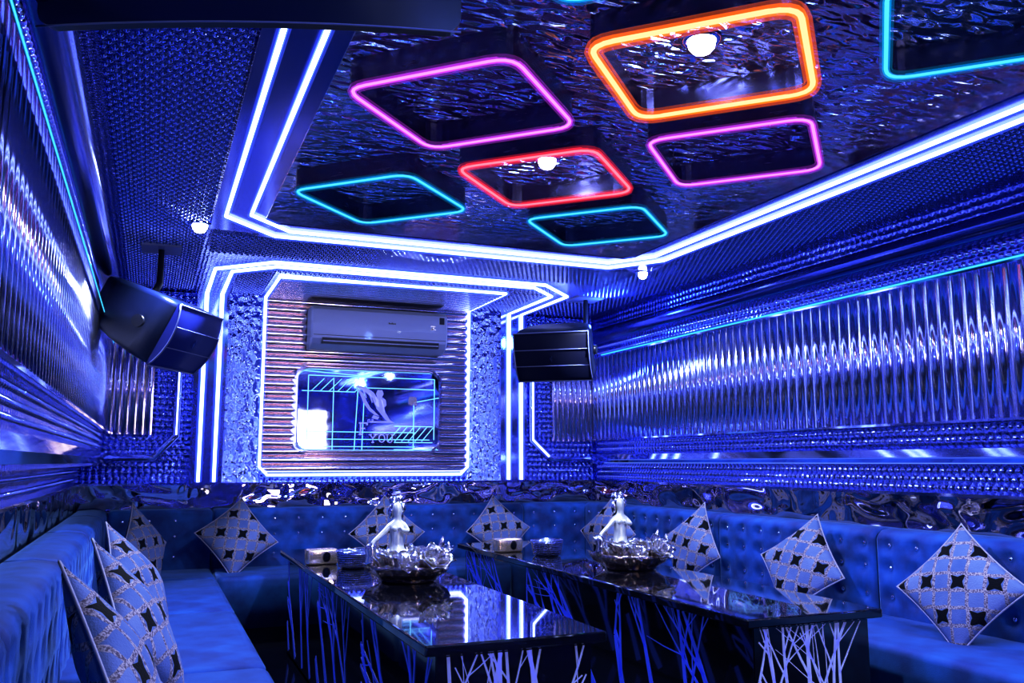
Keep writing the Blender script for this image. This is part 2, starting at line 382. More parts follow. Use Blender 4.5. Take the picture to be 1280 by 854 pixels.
studs('studded_sheet',[((XR,1.8,1.075),(0,1,0),(0,0,1),RN,5.05,.125,.041,.016,.010),((XR,1.8,1.305),(0,1,0),(0,0,1),RN,5.05,.10,.041,.016,.010),((XR,1.8,2.145),(0,1,0),(0,0,1),RN,5.05,.105,.041,.016,.010)],M['stud'],wr,'bands of raised studs above and below the flutes')
LN=(1,0,0)
studs('studded_sheet',[((XL-.15,1.6,1.075),(0,1,0),(0,0,1),LN,5.25,.11,.037,.015,.009),((XL,1.6,1.305),(0,1,0),(0,0,1),LN,5.25,.115,.037,.015,.009),((XL,1.6,2.06),(0,1,0),(0,0,1),LN,5.25,.18,.037,.015,.009)],M['stud'],wl,'bands of raised studs above and below the flutes')

# ------------------------------------------------------------ neon
def chamfer(pts,r,closed=True,seg=5):
    out=[];m=len(pts)
    for i,p in enumerate(pts):
        p=Vector(p)
        if not closed and i in (0,m-1): out.append(p); continue
        a=Vector(pts[(i-1)%m]); b=Vector(pts[(i+1)%m]); A=p+(a-p).normalized()*r; B=p+(b-p).normalized()*r
        for k in range(seg+1):
            t=k/seg; out.append(A*(1-t)**2+p*2*t*(1-t)+B*t*t)
    return out
def neon_line(pts,r,kind,label,group,off,closed=False,name='neon_strip'):
    """coloured diffuser tube with a brighter tube standing proud of it toward the room"""
    o=empty(name,pts[0],label,'neon light',group)
    T=Vector(pts[0]); off=[Vector(q) for q in off] if isinstance(off,list) else [Vector(off)]*len(pts)
    q=[Vector(p)-T for p in pts]
    MB().tube(q,r*.95,8,closed).build('glow_tube',M[kind],o)
    MB().tube(q,r*1.5,8,closed).build('glow_halo',M[kind+'_halo'],o)  # faint emissive shell, painted glow around the tube
    MB().tube(q,r*.62,6,closed).build('light_core',M[kind+'_core'],o)
    return o
G='blue white neon strips'
DZ=(0,0,-1); z=ZC-.014
def ring(x0,x1,y0,y1,c):
    return [(x0,y0,z),(x0,y1-c,z),(x0+c*.9,y1,z),(x1-c*.7,y1,z),(x1,y1-c,z),(x1,y0,z)]
neon_line(ring(.30,2.945,-.6,4.95,.32),.014,'neon_blue','long blue-white neon strip, outer one of the pair edging the ceiling recess','ceiling border neon pair',DZ)
neon_line(ring(.42,2.835,-.6,4.82,.26),.014,'neon_blue','long blue-white neon strip, inner one of the pair edging the ceiling recess','ceiling border neon pair',DZ)
yb=YB-.034
def portal(x0,x1,zb,yf,c):
    return [(x0,yb,zb),(x0,yb,z-.0),(x0,yf+c,z),(x0+c,yf,z),(x1-c,yf,z),(x1,yf+c,z),(x1,yb,z),(x1,yb,zb)]
def poff(n): return [(0,-1,0),(0,-.7,-.7)]+[DZ]*(n-4)+[(0,-.7,-.7),(0,-1,0)]
neon_line(portal(.335,2.915,1.075,5.62,.34),.017,'neon_blue','outermost neon strip framing the back wall and running out onto the ceiling','back wall neon frames',poff(8))
neon_line(portal(.445,2.80,1.075,5.74,.26),.017,'neon_blue','second neon strip framing the back wall, just inside the outermost one','back wall neon frames',poff(8))
x0,x1,zb,yf=.765,2.43,1.125,6.03
pts=[(1.5,yb,zb),(x0+.06,yb,zb),(x0,yb,zb+.06),(x0,yb,z),(x0,yf,z),(x1,yf,z),(x1,yb,z),(x1,yb,zb+.06),(x1-.06,yb,zb),(1.5,yb,zb)]
off=[(0,-1,0)]*3+[(0,-.7,-.7)]+[DZ]*2+[(0,-.7,-.7)]+[(0,-1,0)]*3
neon_line(pts,.017,'neon_blue','innermost neon strip looping round the ribbed panel and the air conditioner','back wall neon frames',off)
yy=YB-.038
neon_line([(3.02,yy,2.2),(3.02,yy,1.41),(3.17,yy,1.27)],.013,'neon_blue','short upright neon strip under the right loudspeaker','corner neon strips',(0,-1,0))
neon_line([(.17,yy,1.95),(.17,yy,1.42)],.008,'neon_blue','short thin upright neon strip under the left loudspeaker','corner neon strips',(0,-1,0))
neon_line([(XR-.045,.3,2.142),(XR-.045,YB-.25,2.142)],.006,'neon_cyan','thin cyan light line along the top of the right fluted wall','wall light lines',(-1,0,0),name='light_line')
neon_line([(XL+.045,.3,2.047),(XL+.045,YB-.25,2.047)],.003,'neon_cyan','thin cyan light line along the top of the left fluted wall','wall light lines',(1,0,0),name='light_line')
neon_line([(XR-.058,.3,1.215),(XR-.058,YB-.3,1.215)],.003,'neon_faint','thin blue light line under the rail of the right wall','wall light lines',(-1,0,0),name='light_line')

# diamond boxes on the ceiling
def diamond(cx,cy,kind,label,r=.0115):
    o=empty('neon_diamond_light',(cx,cy,ZR),label,'ceiling light','diamond neon lights on the ceiling')
    def loop(h,zz): return chamfer([(-h,0,zz),(0,-h,zz),(h,0,zz),(0,h,zz)],.085)
    zz=ZC-ZR
    outer0=loop(.455,0);outer1=loop(.455,zz); inn0=loop(.432,0); inn1=loop(.432,zz)
    b=MB(); m=len(outer0)
    V=[[b.bm.verts.new(p) for p in L] for L in (outer0,outer1,inn1,inn0)]
    for A,B in zip(V,V[1:]):
        for j in range(m): b._f([A[j],A[(j+1)%m],B[(j+1)%m],B[j]])
    b.build('box_frame',M['frame_steel'],o)
    L=[Vector(p) for p in loop(.444,zz)]
    MB().tube(L,r,8,True).build('glow_tube',M[kind],o)
    MB().tube(L,r*1.7,8,True).build('glow_halo',M[kind+'_halo'],o)  # wider see-through shell added as a painted glow round the rim
    MB().tube(L,r*.55,6,True).build('light_core',M[kind+'_core'],o)
    return o
M['frame_steel']=pbr('dark_polished_frame',(.16,.14,.26),.25,1)
diamond(1.0,2.87,'neon_purple','ceiling diamond light with a violet-pink neon rim, nearest the mirror band on the left')
diamond(1.0,4.10,'neon_cyan','ceiling diamond light with a cyan rim above the left end of the back wall')
diamond(1.62,3.50,'neon_red','ceiling diamond light with a red-pink rim and a downlight inside',.0125)
diamond(2.22,4.13,'neon_cyan','ceiling diamond light with a cyan rim directly beyond the red-rimmed one, on the right')
diamond(1.63,2.27,'neon_orange','large ceiling diamond light with a glowing orange rim and a downlight inside',.017)
diamond(2.22,2.90,'neon_purple','ceiling diamond light with a violet-pink rim, just beyond the orange-rimmed one',.0115)
diamond(2.23,1.66,'neon_cyan','ceiling diamond light with a cyan rim cut by the top right corner of the photo')
diamond(1.0,1.63,'neon_cyan','ceiling diamond light with a cyan rim barely touching the top edge of the photo')
MB  # (shared builder)

# downlights
def downlight(x,y,z,label,p=14,r=.04):
    o=empty('ceiling_downlight',(x,y,z),label,'downlight','small round ceiling downlights')
    MB().lathe([(r*1.5,0),(r*1.5,-.006),(r*1.1,-.012),(r*1.02,-.004)],24).build('bezel',M['rail'],o)
    MB().lathe([(r*.9,-.004),(r,-.012),(r*.92,-.028),(r*.65,-.042),(r*.2,-.05)],20).build('lens',M['lamp_disc'],o)
    l=bpy.data.lights.new('downlight_lamp','SPOT'); l.energy=p*9; l.color=(.70,.80,1); l.shadow_soft_size=.04; l.spot_size=R(150); l.spot_blend=.6
    lo=bpy.data.objects.new('downlight_lamp',l); COL.objects.link(lo); lo.location=(x,y,z-.07)
downlight(.185,4.89,ZC,'bright round downlight in the dark ceiling above the left loudspeaker')
downlight(3.025,5.02,ZC,'bright round downlight in the ceiling above the right loudspeaker',r=.03)
downlight(1.615,3.5,ZR,'bright round downlight inside the red-rimmed ceiling diamond')
downlight(1.61,2.27,ZR,'bright round downlight inside the orange-rimmed ceiling diamond',r=.045)
downlight(3.2,1.2,ZC,'round downlight at the near right of the ceiling outside the photo edge')

# ------------------------------------------------------------ sofa
TH=.21; SD=.76; SZ=.475; BZ=.885
def sofa_module(L,nb,name,label,rows=3,SD=SD):
    """local: x along the wall, y away from the wall, wall at y=0"""
    o=empty(name,(0,0,0),label,'sofa','royal blue velvet sofa sections')
    sp=L/nb; bx=[sp*(i+.5) for i in range(nb)]; bz=[.56,.70,.81][:rows]
    pts=[]
    for k,zz in enumerate(bz):
        for x in bx:
            xx=x+(sp*.0 if k%2==0 else 0); pts.append((xx,zz))
    b=MB(); nx=int(L/.022); prof=[(0,.12),(0,BZ-.03),(.03,BZ)]
    zs=[BZ-.005-(BZ-.42)*i/22 for i in range(23)]
    cols=[]
    g=.004
    for i in range(nx+1):
        x=g+(L-2*g)*i/nx; col=[]
        e=min(x,L-x); rnd=0 if e>.03 else (.03-math.sqrt(max(0,.03**2-(.03-e)**2)))
        P=[(0,.30),(0,BZ-.02),(.02,BZ-rnd*.5),(TH*.55,BZ+.006-rnd*.6)]
        for a in range(4):
            t=a/4*PI/2; P.append((TH-.05+.05*math.sin(t)-rnd,BZ-.05+.05*math.cos(t)-rnd*.6))
        for zz in [BZ-.05-(BZ-.05-.40)*k/20 for k in range(21)]:
            d=0
            for px,pz in pts:
                q=(x-px)**2+(zz-pz)**2; d-=.030*math.exp(-q/.0011)
            d+=.006*abs(math.sin(PI*x/sp))
            P.append((TH+d-rnd,zz))
        P.append((TH-.05,.40))
        cols.append([b.bm.verts.new((x,y_,z_)) for y_,z_ in P])
    for A,B in zip(cols,cols[1:]):
        for j in range(len(A)-1): b._f([A[j],A[j+1],B[j+1],B[j]],True)
    b._f(cols[0]); b._f(cols[-1][::-1])
    b.build('backrest',M['velvet'],o)
    s=MB()
    bm=bmesh.new(); t=MB.__new__(MB); t.bm=bm; t.mi=0; t.box((g,TH-.05,.14),(L-g,SD,SZ))
    vert=[e for e in bm.edges if abs(e.verts[0].co.z-e.verts[1].co.z)>.1 and e.verts[0].co.y>SD-.01]
    bmesh.ops.bevel(bm,geom=vert,offset=.06,segments=4,profile=.5,affect='EDGES')
    top=[e for e in bm.edges if e.verts[0].co.z>SZ-.001 and e.verts[1].co.z>SZ-.001]
    bmesh.ops.bevel(bm,geom=top,offset=.035,segments=4,profile=.5,affect='EDGES')
    s.absorb(bm,True); so=s.build('seat',M['velvet_seat'],o)
    MB().box((g,.02,0),(L-g,SD-.06,.14)).build('plinth',M['black'],o)
    proto=None
    for px,pz in pts:
        if proto is None:
            proto=MB().ball((0,0,0),.0135,1,.6,1,6,4).build('crystal_button',M['crystal'],o); bo=proto
        else:
            bo=proto.copy(); COL.objects.link(bo); bo.parent=o
        bo.location=(px,TH-.018,pz)
    return o
def place(o,x,y,rz): o.location=(x,y,0); o.rotation_euler=(0,0,R(rz))
LS=1.33; Y0=6.125-4*LS; SDL=.91; XWL=XL-.15
side_mod=sofa_module(LS,8,'sofa_section','placeholder')
rl=['right-wall velvet sofa section nearest the camera, its seat cut by the photo edge','right-wall velvet sofa section carrying the large cushion at the right photo edge',
    'right-wall velvet sofa section carrying the pale cushion behind the table end','right-wall velvet sofa section next to the back corner']
ll=['left-wall velvet sofa section nearest the camera','left-wall velvet sofa section under the big foreground cushions','left-wall velvet sofa section just beyond the big foreground cushions','left-wall velvet sofa section next to the back corner']
for i in range(4):
    o=side_mod if i==0 else copytree(side_mod); place(o,XR-.008,Y0+i*LS,90); o['label']=rl[i]
lmod=sofa_module(LS,8,'sofa_section','placeholder',SD=SDL)
for i in range(4):
    o=lmod if i==0 else copytree(lmod); place(o,XWL+.008,Y0+(i+1)*LS,-90); o['label']=ll[i]
LB=(XR-SD-(XWL+SDL))/2
bk=sofa_module(LB,7,'sofa_section','back-wall velvet sofa section left of centre, behind the left table'); place(bk,XWL+SDL+LB,YB-.01,180)
b2=copytree(bk); place(b2,XR-SD,YB-.01,180); b2['label']='back-wall velvet sofa section right of centre, behind the right table'
# corners
def corner(label,sx,sy,nm='sofa_corner'):
    o=empty(nm,(0,0,0),label,'sofa','royal blue velvet sofa sections')
    A=sofa_module(sx-.004,4,'t','t'); 
    keep=[c for c in A.children]
    for c in keep: 
        if c.name.startswith('plinth') or c.name.startswith('seat'): bpy.data.objects.remove(c)
        else: c.parent=o
    bpy.data.objects.remove(A)
    # second backrest at right angles (occupies local x 0..TH)
    b=MB(); b.rbox((.002,TH+.002,.30),(TH,sy-.006,BZ+.003),.035,4); b.build('backrest',M['velvet'],o)
    MB().rbox((TH-.05,TH-.05,.14),(sx-.004,sy-.004,SZ),.035,4).build('seat',M['velvet_seat'],o)
    MB().box((.02,.02,0),(sx-.06,sy-.06,.14)).build('plinth',M['black'],o)
    pr=None
    for k in range(3):
        for zz in (.56,.70,.81):
            bo=MB().ball((0,0,0),.0135,.6,1,1,6,4).build('crystal_button',M['crystal'],o); bo.location=(TH-.001,TH+.1+k*.17,zz)
    return o
c1=corner('velvet sofa corner seat where the left wall meets the back wall',SD,SDL); c1.location=(XWL+.008,YB-.01,0); c1.rotation_euler=(0,0,R(-90))
# in this orientation local x -> -Y, local y -> +X : wall runs along -Y from the corner
c2=corner('velvet sofa corner seat where the right wall meets the back wall',SD,SD); c2.location=(XR-.008,YB-.01,0); c2.rotation_euler=(0,0,R(180))

# ------------------------------------------------------------ tables
def branches(rect,seed,n,fan=.5,lean=0,thick=.014):
    """tapered 2D branch quads growing upward inside rect (u0,v0,u1,v1)"""
    rnd=random.Random(seed); u0,v0,u1,v1=rect; out=[]
    def seg(a,b,w0,w1):
        d=Vector((b[0]-a[0],b[1]-a[1])); 
        if d.length<1e-5: return
        nn=Vector((-d.y,d.x)).normalized(); q=[]
        for p,w,sg in ((a,w0,1),(a,w0,-1),(b,w1,-1),(b,w1,1)):
            q.append((min(u1,max(u0,p[0]+nn.x*w*sg/2)),min(v1,max(v0,p[1]+nn.y*w*sg/2))))
        out.append(q)
    def grow(p,ang,w,length,depth):
        steps=6; a=ang
        for s in range(steps):
            L=length/steps; a+=rnd.uniform(-.07,.07); q=(p[0]+math.sin(a)*L,p[1]+math.cos(a)*L)
            if not(u0<q[0]<u1): return
            if q[1]>v1:
                k=(v1-p[1])/(q[1]-p[1]); seg(p,(p[0]+(q[0]-p[0])*k,v1),w,w*.93); return
            w2=w*.87; seg(p,q,w,w2); p=q; w=w2
            if depth>0 and s in (1,3,4) and rnd.random()<.8:
                grow(p,a+rnd.choice((-1,1))*rnd.uniform(.28,.6),w*.6,length*.7,depth-1)
        if w>.003: grow(p,a,w*.95,length*.55,max(0,depth-1)) if depth>-1 and w>.0045 else None
    for i in range(n):
        u=u0+(u1-u0)*(i+.5)/n+rnd.uniform(-.02,.02); grow((u,v0+.005),lean+rnd.uniform(-.12,.12)*fan,thick*rnd.uniform(.7,1.3),(v1-v0)*1.,2)
    return out
def table(x0,x1,y0,y1,label,seed):
    o=empty('party_table',((x0+x1)/2,(y0+y1)/2,0),label,'table'); cx,cy=(x0+x1)/2,(y0+y1)/2
    W=(x1-x0)/2; D=(y1-y0)/2; zt=.65
    t=MB(); t.rbox((-W,-D,zt-.035),(W,D,zt),.006,2,False); t.build('tabletop',M['black_gloss'],o,'glossy black glass top')
    w=W-.05; d0=-D+.035; d1=D-.05
    b=MB(); b.box((-w+.004,d0+.004,.03),(w-.004,d1,zt-.035)); b.build('base',M['black'],o)
    f=MB(); f.box((-w,d0-.004,.03),(w,d0,zt-.036)); f.mi=1
    for q in branches((-w+.01,.04,w-.01,zt-.045),seed,7,1,0,.026):
        f.poly([(u,d0-.0042,v) for u,v in q],(0,-.0018,0))
    f.build('front_panel',[M['black_gloss'],M['branch']],o,'black panel with bare-branch pattern painted as brightly lit')
    for sx in (-1,1):
        s=MB(); a,b_=sorted((sx*w,sx*(w+.004))); s.box((a,d0,.03),(b_,d1,zt-.036)); s.mi=1
        n=0
        span=(d1-d0)/3
        for k in range(3):
            for q in branches((d0+k*span+.01,.04,d0+(k+1)*span-.01,zt-.045),seed+5+k+sx,4,2.2,.55,.05):
                s.poly([(sx*(w+.0042),u,v) for u,v in q],(sx*.0018,0,0))
        s.build('side_panel',[M['black_gloss'],M['branch_shaded']],o,'black panel with bare-branch pattern painted as in blue shade')
    return o
table(.825,1.47,2.72,6.0,'long black glass party table with branch-pattern sides, left one of the two',3)
table(2.05,2.695,2.72,6.0,'long black glass party table with branch-pattern sides, right one of the two',12)

# ------------------------------------------------------------ cushions
def cushion_mesh(S=.45,T=.15,n=26):
    b=MB(); h=S/2
    def P(i,j,sg):
        u=-1+2*i/n; v=-1+2*j/n
        # pinch the edge midpoints in, leave pointed corners
        x=u*h*(1-.075*(1-v*v)**1*abs(u)**1.5); y=v*h*(1-.075*(1-u*u)*abs(v)**1.5)
        t=T/2*((1-u*u)**.55)*((1-v*v)**.55)
        t*=1+.05*math.sin(5*u+3*v)
        return (x,y,sg*t)
    V={}
    for sg in (1,-1):
        for i in range(n+1):
            for j in range(n+1):
                if sg==-1 and (i in(0,n) or j in(0,n)): V[i,j,sg]=V[i,j,1]
                else: V[i,j,sg]=b.bm.verts.new(P(i,j,sg))
        for i in range(n):
            for j in range(n):
                q=[V[i,j,sg],V[i+1,j,sg],V[i+1,j+1,sg],V[i,j+1,sg]]; b._f(q if sg==1 else q[::-1],True)
    o=b.build('patterned_cushion',M['cushion'])
    per=[P(i,0,1) for i in range(n)]+[P(n,j,1) for j in range(n)]+[P(i,n,1) for i in range(n,0,-1)]+[P(0,j,1) for j in range(n,0,-1)]
    MB().tube(per,.0045,6,True).build('piping',M['piping'],o)
    return o
cu=cushion_mesh()
def put(o,c,nrm,roll,s,label,first=[True]):
    """nrm: facing direction; roll: rotation in the cushion plane (deg)"""
    c=Vector(c)
    n=Vector(nrm).normalized(); up=Vector((0,0,1)); x=up.cross(n).normalized(); y=n.cross(x)
    Mx=Matrix((x,y,n)).transposed().to_4x4()@Matrix.Rotation(R(roll),4,'Z')
    o.matrix_world=Matrix.Translation(c)@Mx@Matrix.Diagonal((s,s,s,1))
    tag(o,label,'cushion','patterned cushions on the sofa'); return o
CU=[ # centre, normal, roll, size, label
 ((.59,6.46,.70),(.15,-1,.35),36,.90,'patterned cushion propped on one corner in the left back corner of the sofa'),
 ((1.66,6.47,.70),(.0,-1,.35),45,.90,'patterned cushion against the back wall sofa, half hidden by the left statue'),
 ((2.55,6.47,.70),(.05,-1,.35),47,.86,'patterned cushion on its corner against the back wall sofa, between the two statues'),
 ((3.19,5.88,.70),(-1,-.35,.30),45,.86,'patterned cushion against the right wall sofa, half hidden by the right statue'),
 ((3.22,4.82,.69),(-1,-.10,.30),36,.90,'patterned cushion turned edge-on right of the right statue'),
 ((3.20,3.78,.68),(-1,-.15,.42),38,.90,'pale patterned cushion behind the near end of the right table'),
 ((3.21,2.80,.69),(-1,-.25,.38),50,.88,'large patterned cushion at the right edge of the photo'),
 ((.00,6.02,.70),(1,-.5,.4),45,.88,'patterned cushion furthest back on the left wall sofa'),
 ((-.02,4.15,.70),(1,-.30,.6),42,.95,'patterned cushion third from the camera on the left wall sofa'),
 ((.0,3.10,.70),(1,-.12,.58),42,1.0,'patterned cushion second from the camera on the left wall sofa'),
 ((-.035,2.42,.70),(1,0,.55),45,1.0,'big patterned cushion nearest the camera on the left wall sofa'),
]
for i,(c,nrm,roll,s,lab) in enumerate(CU):
    o=cu if i==0 else copytree(cu); put(o,c,nrm,roll,s,lab)

# ------------------------------------------------------------ speakers
def speaker(c,a,b,label,w=.52,h=.36,d=.44,gm=None,plate=None):
    """front centre c; a = yaw of the face from -Y toward +X; b = downward tilt"""
    a=R(a); b=R(b)
    wv=Vector((math.cos(a),math.sin(a),0)); f=Vector((math.sin(a)*math.cos(b),-math.cos(a)*math.cos(b),-math.sin(b))); u=wv.cross(-f).normalized()
    if u.z<0: u=-u
    Mx=Matrix((wv,-f,u)).transposed().to_4x4(); Mx.translation=Vector(c)
    o=empty('loudspeaker',c,label,'speaker','loudspeakers hung from the ceiling',Mx)
    B=MB(); prof=[(.0,1.,1.),(.12,.99,.98),(.25,.90,.90),(.36,.74,.80),(.44,.55,.70)]
    rings=[]
    for yy,kx,kz in prof:
        W=w/2*kx; H=h/2*kz; r=.03; ring=[]
        for (sx_,sz_,st) in ((1,1,0),(-1,1,1),(-1,-1,2),(1,-1,3)):
            for k in range(4):
                t=(st+k/3)*PI/2; ring.append(B.bm.verts.new((sx_*(W-r)+r*math.cos(t),yy/.44*d,sz_*(H-r)+r*math.sin(t))))
        rings.append(ring)
    for A,C in zip(rings,rings[1:]):
        for j in range(16): B._f([A[j],A[(j+1)%16],C[(j+1)%16],C[j]],True)
    B._f(rings[0]); B._f(rings[-1][::-1]); B.build('cabinet',M['speaker_body'],o)
    # bowed grille
    g=MB(); n=12; cols=[]
    for i in range(n+1):
        zz=-h/2+h*i/n; bow=-.045*(1-(2*i/n-1)**2)-.012; hw=w/2*.99; cols.append([g.bm.verts.new((-hw,0,zz)),g.bm.verts.new((-hw,bow,zz)),g.bm.verts.new((hw,bow,zz)),g.bm.verts.new((hw,0,zz))])
    for A,C in zip(cols,cols[1:]):
        for j in range(3): g._f([A[j],A[j+1],C[j+1],C[j]],j==1)
    g._f(cols[0]); g._f(cols[-1][::-1]); g.build('grille',gm,o)
    e=MB()
    bowp=lambda k:-.045*(1-(2*k-1)**2)-.014
    for sgn in (-1,1): e.tube([(sgn*w/2*.99,bowp(k/12),-h/2+h*k/12) for k in range(13)],.005,6)
    for k in (0,.35,.68,1): e.tube([(-w/2,bowp(k),-h/2+h*k),(w/2,bowp(k),-h/2+h*k)],.003 if 0<k<1 else .005,6)
    e.build('grille_rim',M['grille_edge'],o)
    MB().poly([(0,bowp(.5)-.002,-.028),(.014,bowp(.5)-.002,0),(0,bowp(.5)-.002,.028),(-.014,bowp(.5)-.002,0)],(0,-.004,0)).build('badge',M['rail'],o)
    for s_ in (-1,1): 
        k=MB(); k.tube([(s_*(w/2-.02),d*.3,0),(s_*(w/2+.018),d*.3,0)],.035,14); k.build('side_knob',M['black'],o)
    # bracket up to the ceiling
    inv=Mx.inverted(); back=Mx@Vector((0,d*.6,h*.3)); px,py=plate
    br=MB(); br.tube([inv@Vector(q) for q in (back,(px,py,2.28),(px,py,ZC-.01))],.018,8); br.build('bracket_pole',M['black'],o)
    pl=MB(); 
    q=[inv@Vector((px+dx,py+dy,ZC-.012)) for dx,dy in ((-.11,-.11),(.11,-.11),(.11,.11),(-.11,.11))]; nn=inv.to_3x3()@Vector((0,0,.012)); pl.poly(q,nn); pl.build('ceiling_plate',M['grille_edge'],o)
    return o
speaker((.15,5.25,1.91),60,28,'dark blue loudspeaker with bowed grille hung near the left wall',w=.50,h=.37,d=.52,gm=M['grille'],plate=(.0,5.55))
speaker((2.68,5.72,1.985),-39,24,'dark loudspeaker with broad face hung in front of the right end of the back wall',w=.56,h=.37,gm=M['grille_shaded'],plate=(3.12,6.05))

# ------------------------------------------------------------ curved hanging screen at the top left
o=empty('hanging_screen',(.14,1.9,2.2),'big dark curved screen hung from the ceiling at the top left','screen')
b=MB(); n=16; A0=Vector((-.29,2.13)); C0=Vector((.16,1.885)); B0=Vector((.61,1.79))
def arc(t): return A0*(1-t)**2+C0*2*t*(1-t)+B0*t*t
prev=None; th=.03; cols=[]
TS=[0,.006,.014,.024,.036]+[.05+.9*k/16 for k in range(17)]+[.964,.976,.986,.994,1]
for t in TS:
    p=arc(t); d=(arc(min(1,t+.01))-arc(max(0,t-.01))).normalized(); nn=Vector((-d.y,d.x))*th
    e=min(t,1-t)*.9; rz=.035-math.sqrt(max(0,.035**2-max(0,.035-e)**2)) if e<.035 else 0
    q=[(p.x,p.y,2.2+rz),(p.x+nn.x,p.y+nn.y,2.2+rz),(p.x+nn.x,p.y+nn.y,2.465),(p.x,p.y,2.465)]
    cols.append([b.bm.verts.new(Vector(v)-Vector((.14,1.9,2.2))) for v in q])
for A,C in zip(cols,cols[1:]):
    for j in range(4): b._f([A[j],A[(j+1)%4],C[(j+1)%4],C[j]])
b._f(cols[0]); b._f(cols[-1][::-1]); b.build('screen_shell',M['navy'],o)
MB().tube([tuple(v.co) for v in []] or [(arc(i/n).x-.14,arc(i/n).y-1.9,-.001) for i in range(n+1)],.0022,6).build('edge_trim',M['grille_edge'],o,'thin pale lower edge')
MB().tube([(.1,.05,.2),(.1,.05,.299)],.03,10).build('ceiling_mount',M['black'],o)

# ------------------------------------------------------------ air conditioner
o=empty('air_conditioner',(1.63,YB-.05,2.25),'white wall air conditioner lit violet-blue above the etched mirror','air conditioner')
# sized so its face sits about 0.2 m off the wall
aw,ah=.545,.165
prof=[(0,-ah),(-.10,-ah),(-.165,-ah+.035),(-.20,-ah+.075),(-.205,0),(-.20,ah-.03),(-.17,ah),(0,ah)]
b=MB(); cols=[]
for x in (-aw,-aw+.012,aw-.012,aw):
    k=.93 if abs(x)==aw else 1
    cols.append([b.bm.verts.new((x,y*k,z_*k)) for y,z_ in prof])
for A,C in zip(cols,cols[1:]):
    for j in range(len(prof)): b._f([A[j],A[(j+1)%len(prof)],C[(j+1)%len(prof)],C[j]])
b._f(cols[0]); b._f(cols[-1][::-1]); b.build('housing',M['ac'],o)
MB().box((-aw+.085,-.204,-ah+.038),(aw-.075,-.15,-ah+.082)).build('air_slot',M['ac_dark'],o,'dark louvred air outlet')
l=MB(); l.box((-aw+.09,-.209,-ah+.052),(aw-.08,-.203,-ah+.060)); l.build('louvre',M['ac'],o)
# seam line, small dark word, pale mark and energy sticker
MB().box((-aw+.02,-.2068,-ah+.100),(aw-.02,-.2055,-ah+.103)).build('seam',M['ac_dark'],o)
wd=MB()
for i in range(7): 
    x=.055+i*.0085; wd.box((x,-.2075,.048),(x+.0058,-.2055,.048+(.012 if i in(0,3) else .008)))
wd.build('brand_mark',M['ac_dark'],o,'tiny dark maker wordmark')
mk=MB(); y=-.2075
mk.poly([(.40,y,.055),(.44,y,.055),(.44,y,.045),(.40,y,.045)],(0,.002,0)).poly([(.425,y,.048),(.44,y,.048),(.418,y,.022),(.402,y,.022)],(0,.002,0)).poly([(.402,y,.03),(.442,y,.03),(.442,y,.020),(.402,y,.020)],(0,.002,0))
mk.build('badge',M['gold'],o,'pale gold angular mark')
MB().box((.475,-.2045,.07),(.515,-.200,.125)).build('sticker',M['ac_dark'],o,'dark energy sticker')

# ------------------------------------------------------------ etched mirror
mx0,mx1,mz0,mz1=.985,2.215,1.27,1.985; yM=YB-.055
o=empty('etched_mirror',(0,0,0),'rounded rectangular mirror with etched butterfly, lettering and glowing cyan lines','mirror')
def rrect(x0,x1,z0,z1,r,y,seg=6):
    P=[]
    for cx_,cz_,st in ((x1-r,z1-r,0),(x0+r,z1-r,1),(x0+r,z0+r,2),(x1-r,z0+r,3)):
        for k in range(seg+1):
            t=(st+k/seg)*PI/2; P.append((cx_+r*math.cos(t),y,cz_+r*math.sin(t)))
    return P
b=MB(); b.poly(rrect(mx0+.035,mx1-.035,mz0+.035,mz1-.035,.09,yM),(0,.02,0)); b.build('mirror_glass',M['mirror'],o)
b=MB(); A=[b.bm.verts.new(p) for p in rrect(mx0,mx1,mz0,mz1,.11,YB-.015)]; C=[b.bm.verts.new(p) for p in rrect(mx0+.04,mx1-.04,mz0+.04,mz1-.04,.085,yM-.012)]; D=[b.bm.verts.new(p) for p in rrect(mx0+.05,mx1-.05,mz0+.05,mz1-.05,.08,yM)]
m=len(A)
for P,Q in ((A,C),(C,D)):
    for j in range(m): b._f([P[j],P[(j+1)%m],Q[(j+1)%m],Q[j]],False)
b.build('bevelled_rim',M['rib_gold'],o)
e=MB(); ye=yM-.003
def ln(x0,z0,x1,z1,w=.007):
    d=Vector((x1-x0,z1-z0)).normalized(); nx,nz=-d.y*w/2,d.x*w/2
    e.poly([(x0+nx,ye,z0+nz),(x1+nx,ye,z1+nz),(x1-nx,ye,z1-nz),(x0-nx,ye,z0-nz)],(0,.002,0))
# coordinates read in units of the panel (u right, v down, 0..1)
def U(u,v): return mx0+(mx1-mx0)*u, mz1-(mz1-mz0)*v
def L(u0,v0,u1,v1,w=.007): a=U(u0,v0); c=U(u1,v1); ln(a[0],a[1],c[0],c[1],w)
for a in [(.10,.13,.93,.13),(.10,.13,.10,.82),(.10,.82,.90,.82),(.93,.13,.93,.82),
          (.10,.74,.80,.74),(.06,.30,.40,.30),(.40,.25,.93,.25),(.26,.15,.26,.95),(.42,.12,.40,.95),(.46,.14,.45,.93),(.79,.40,.79,.93),(.79,.40,.96,.34),
          (.66,.93,.96,.93),(.66,.85,.92,.85),(.66,.67,.92,.67),(.06,.90,.80,.90),(.38,.15,.62,.05),(.34,.17,.55,.06),(.06,.08,.46,.12)]: L(*a)
for k in range(6): L(.20+k*.055,.16,.12+k*.055,.30,.006)
for k in range(6): L(.70+k*.045,.68,.62+k*.045,.84,.006)
e.build('light_lines',M['glass_etch'],o,'thin glowing cyan line pattern')
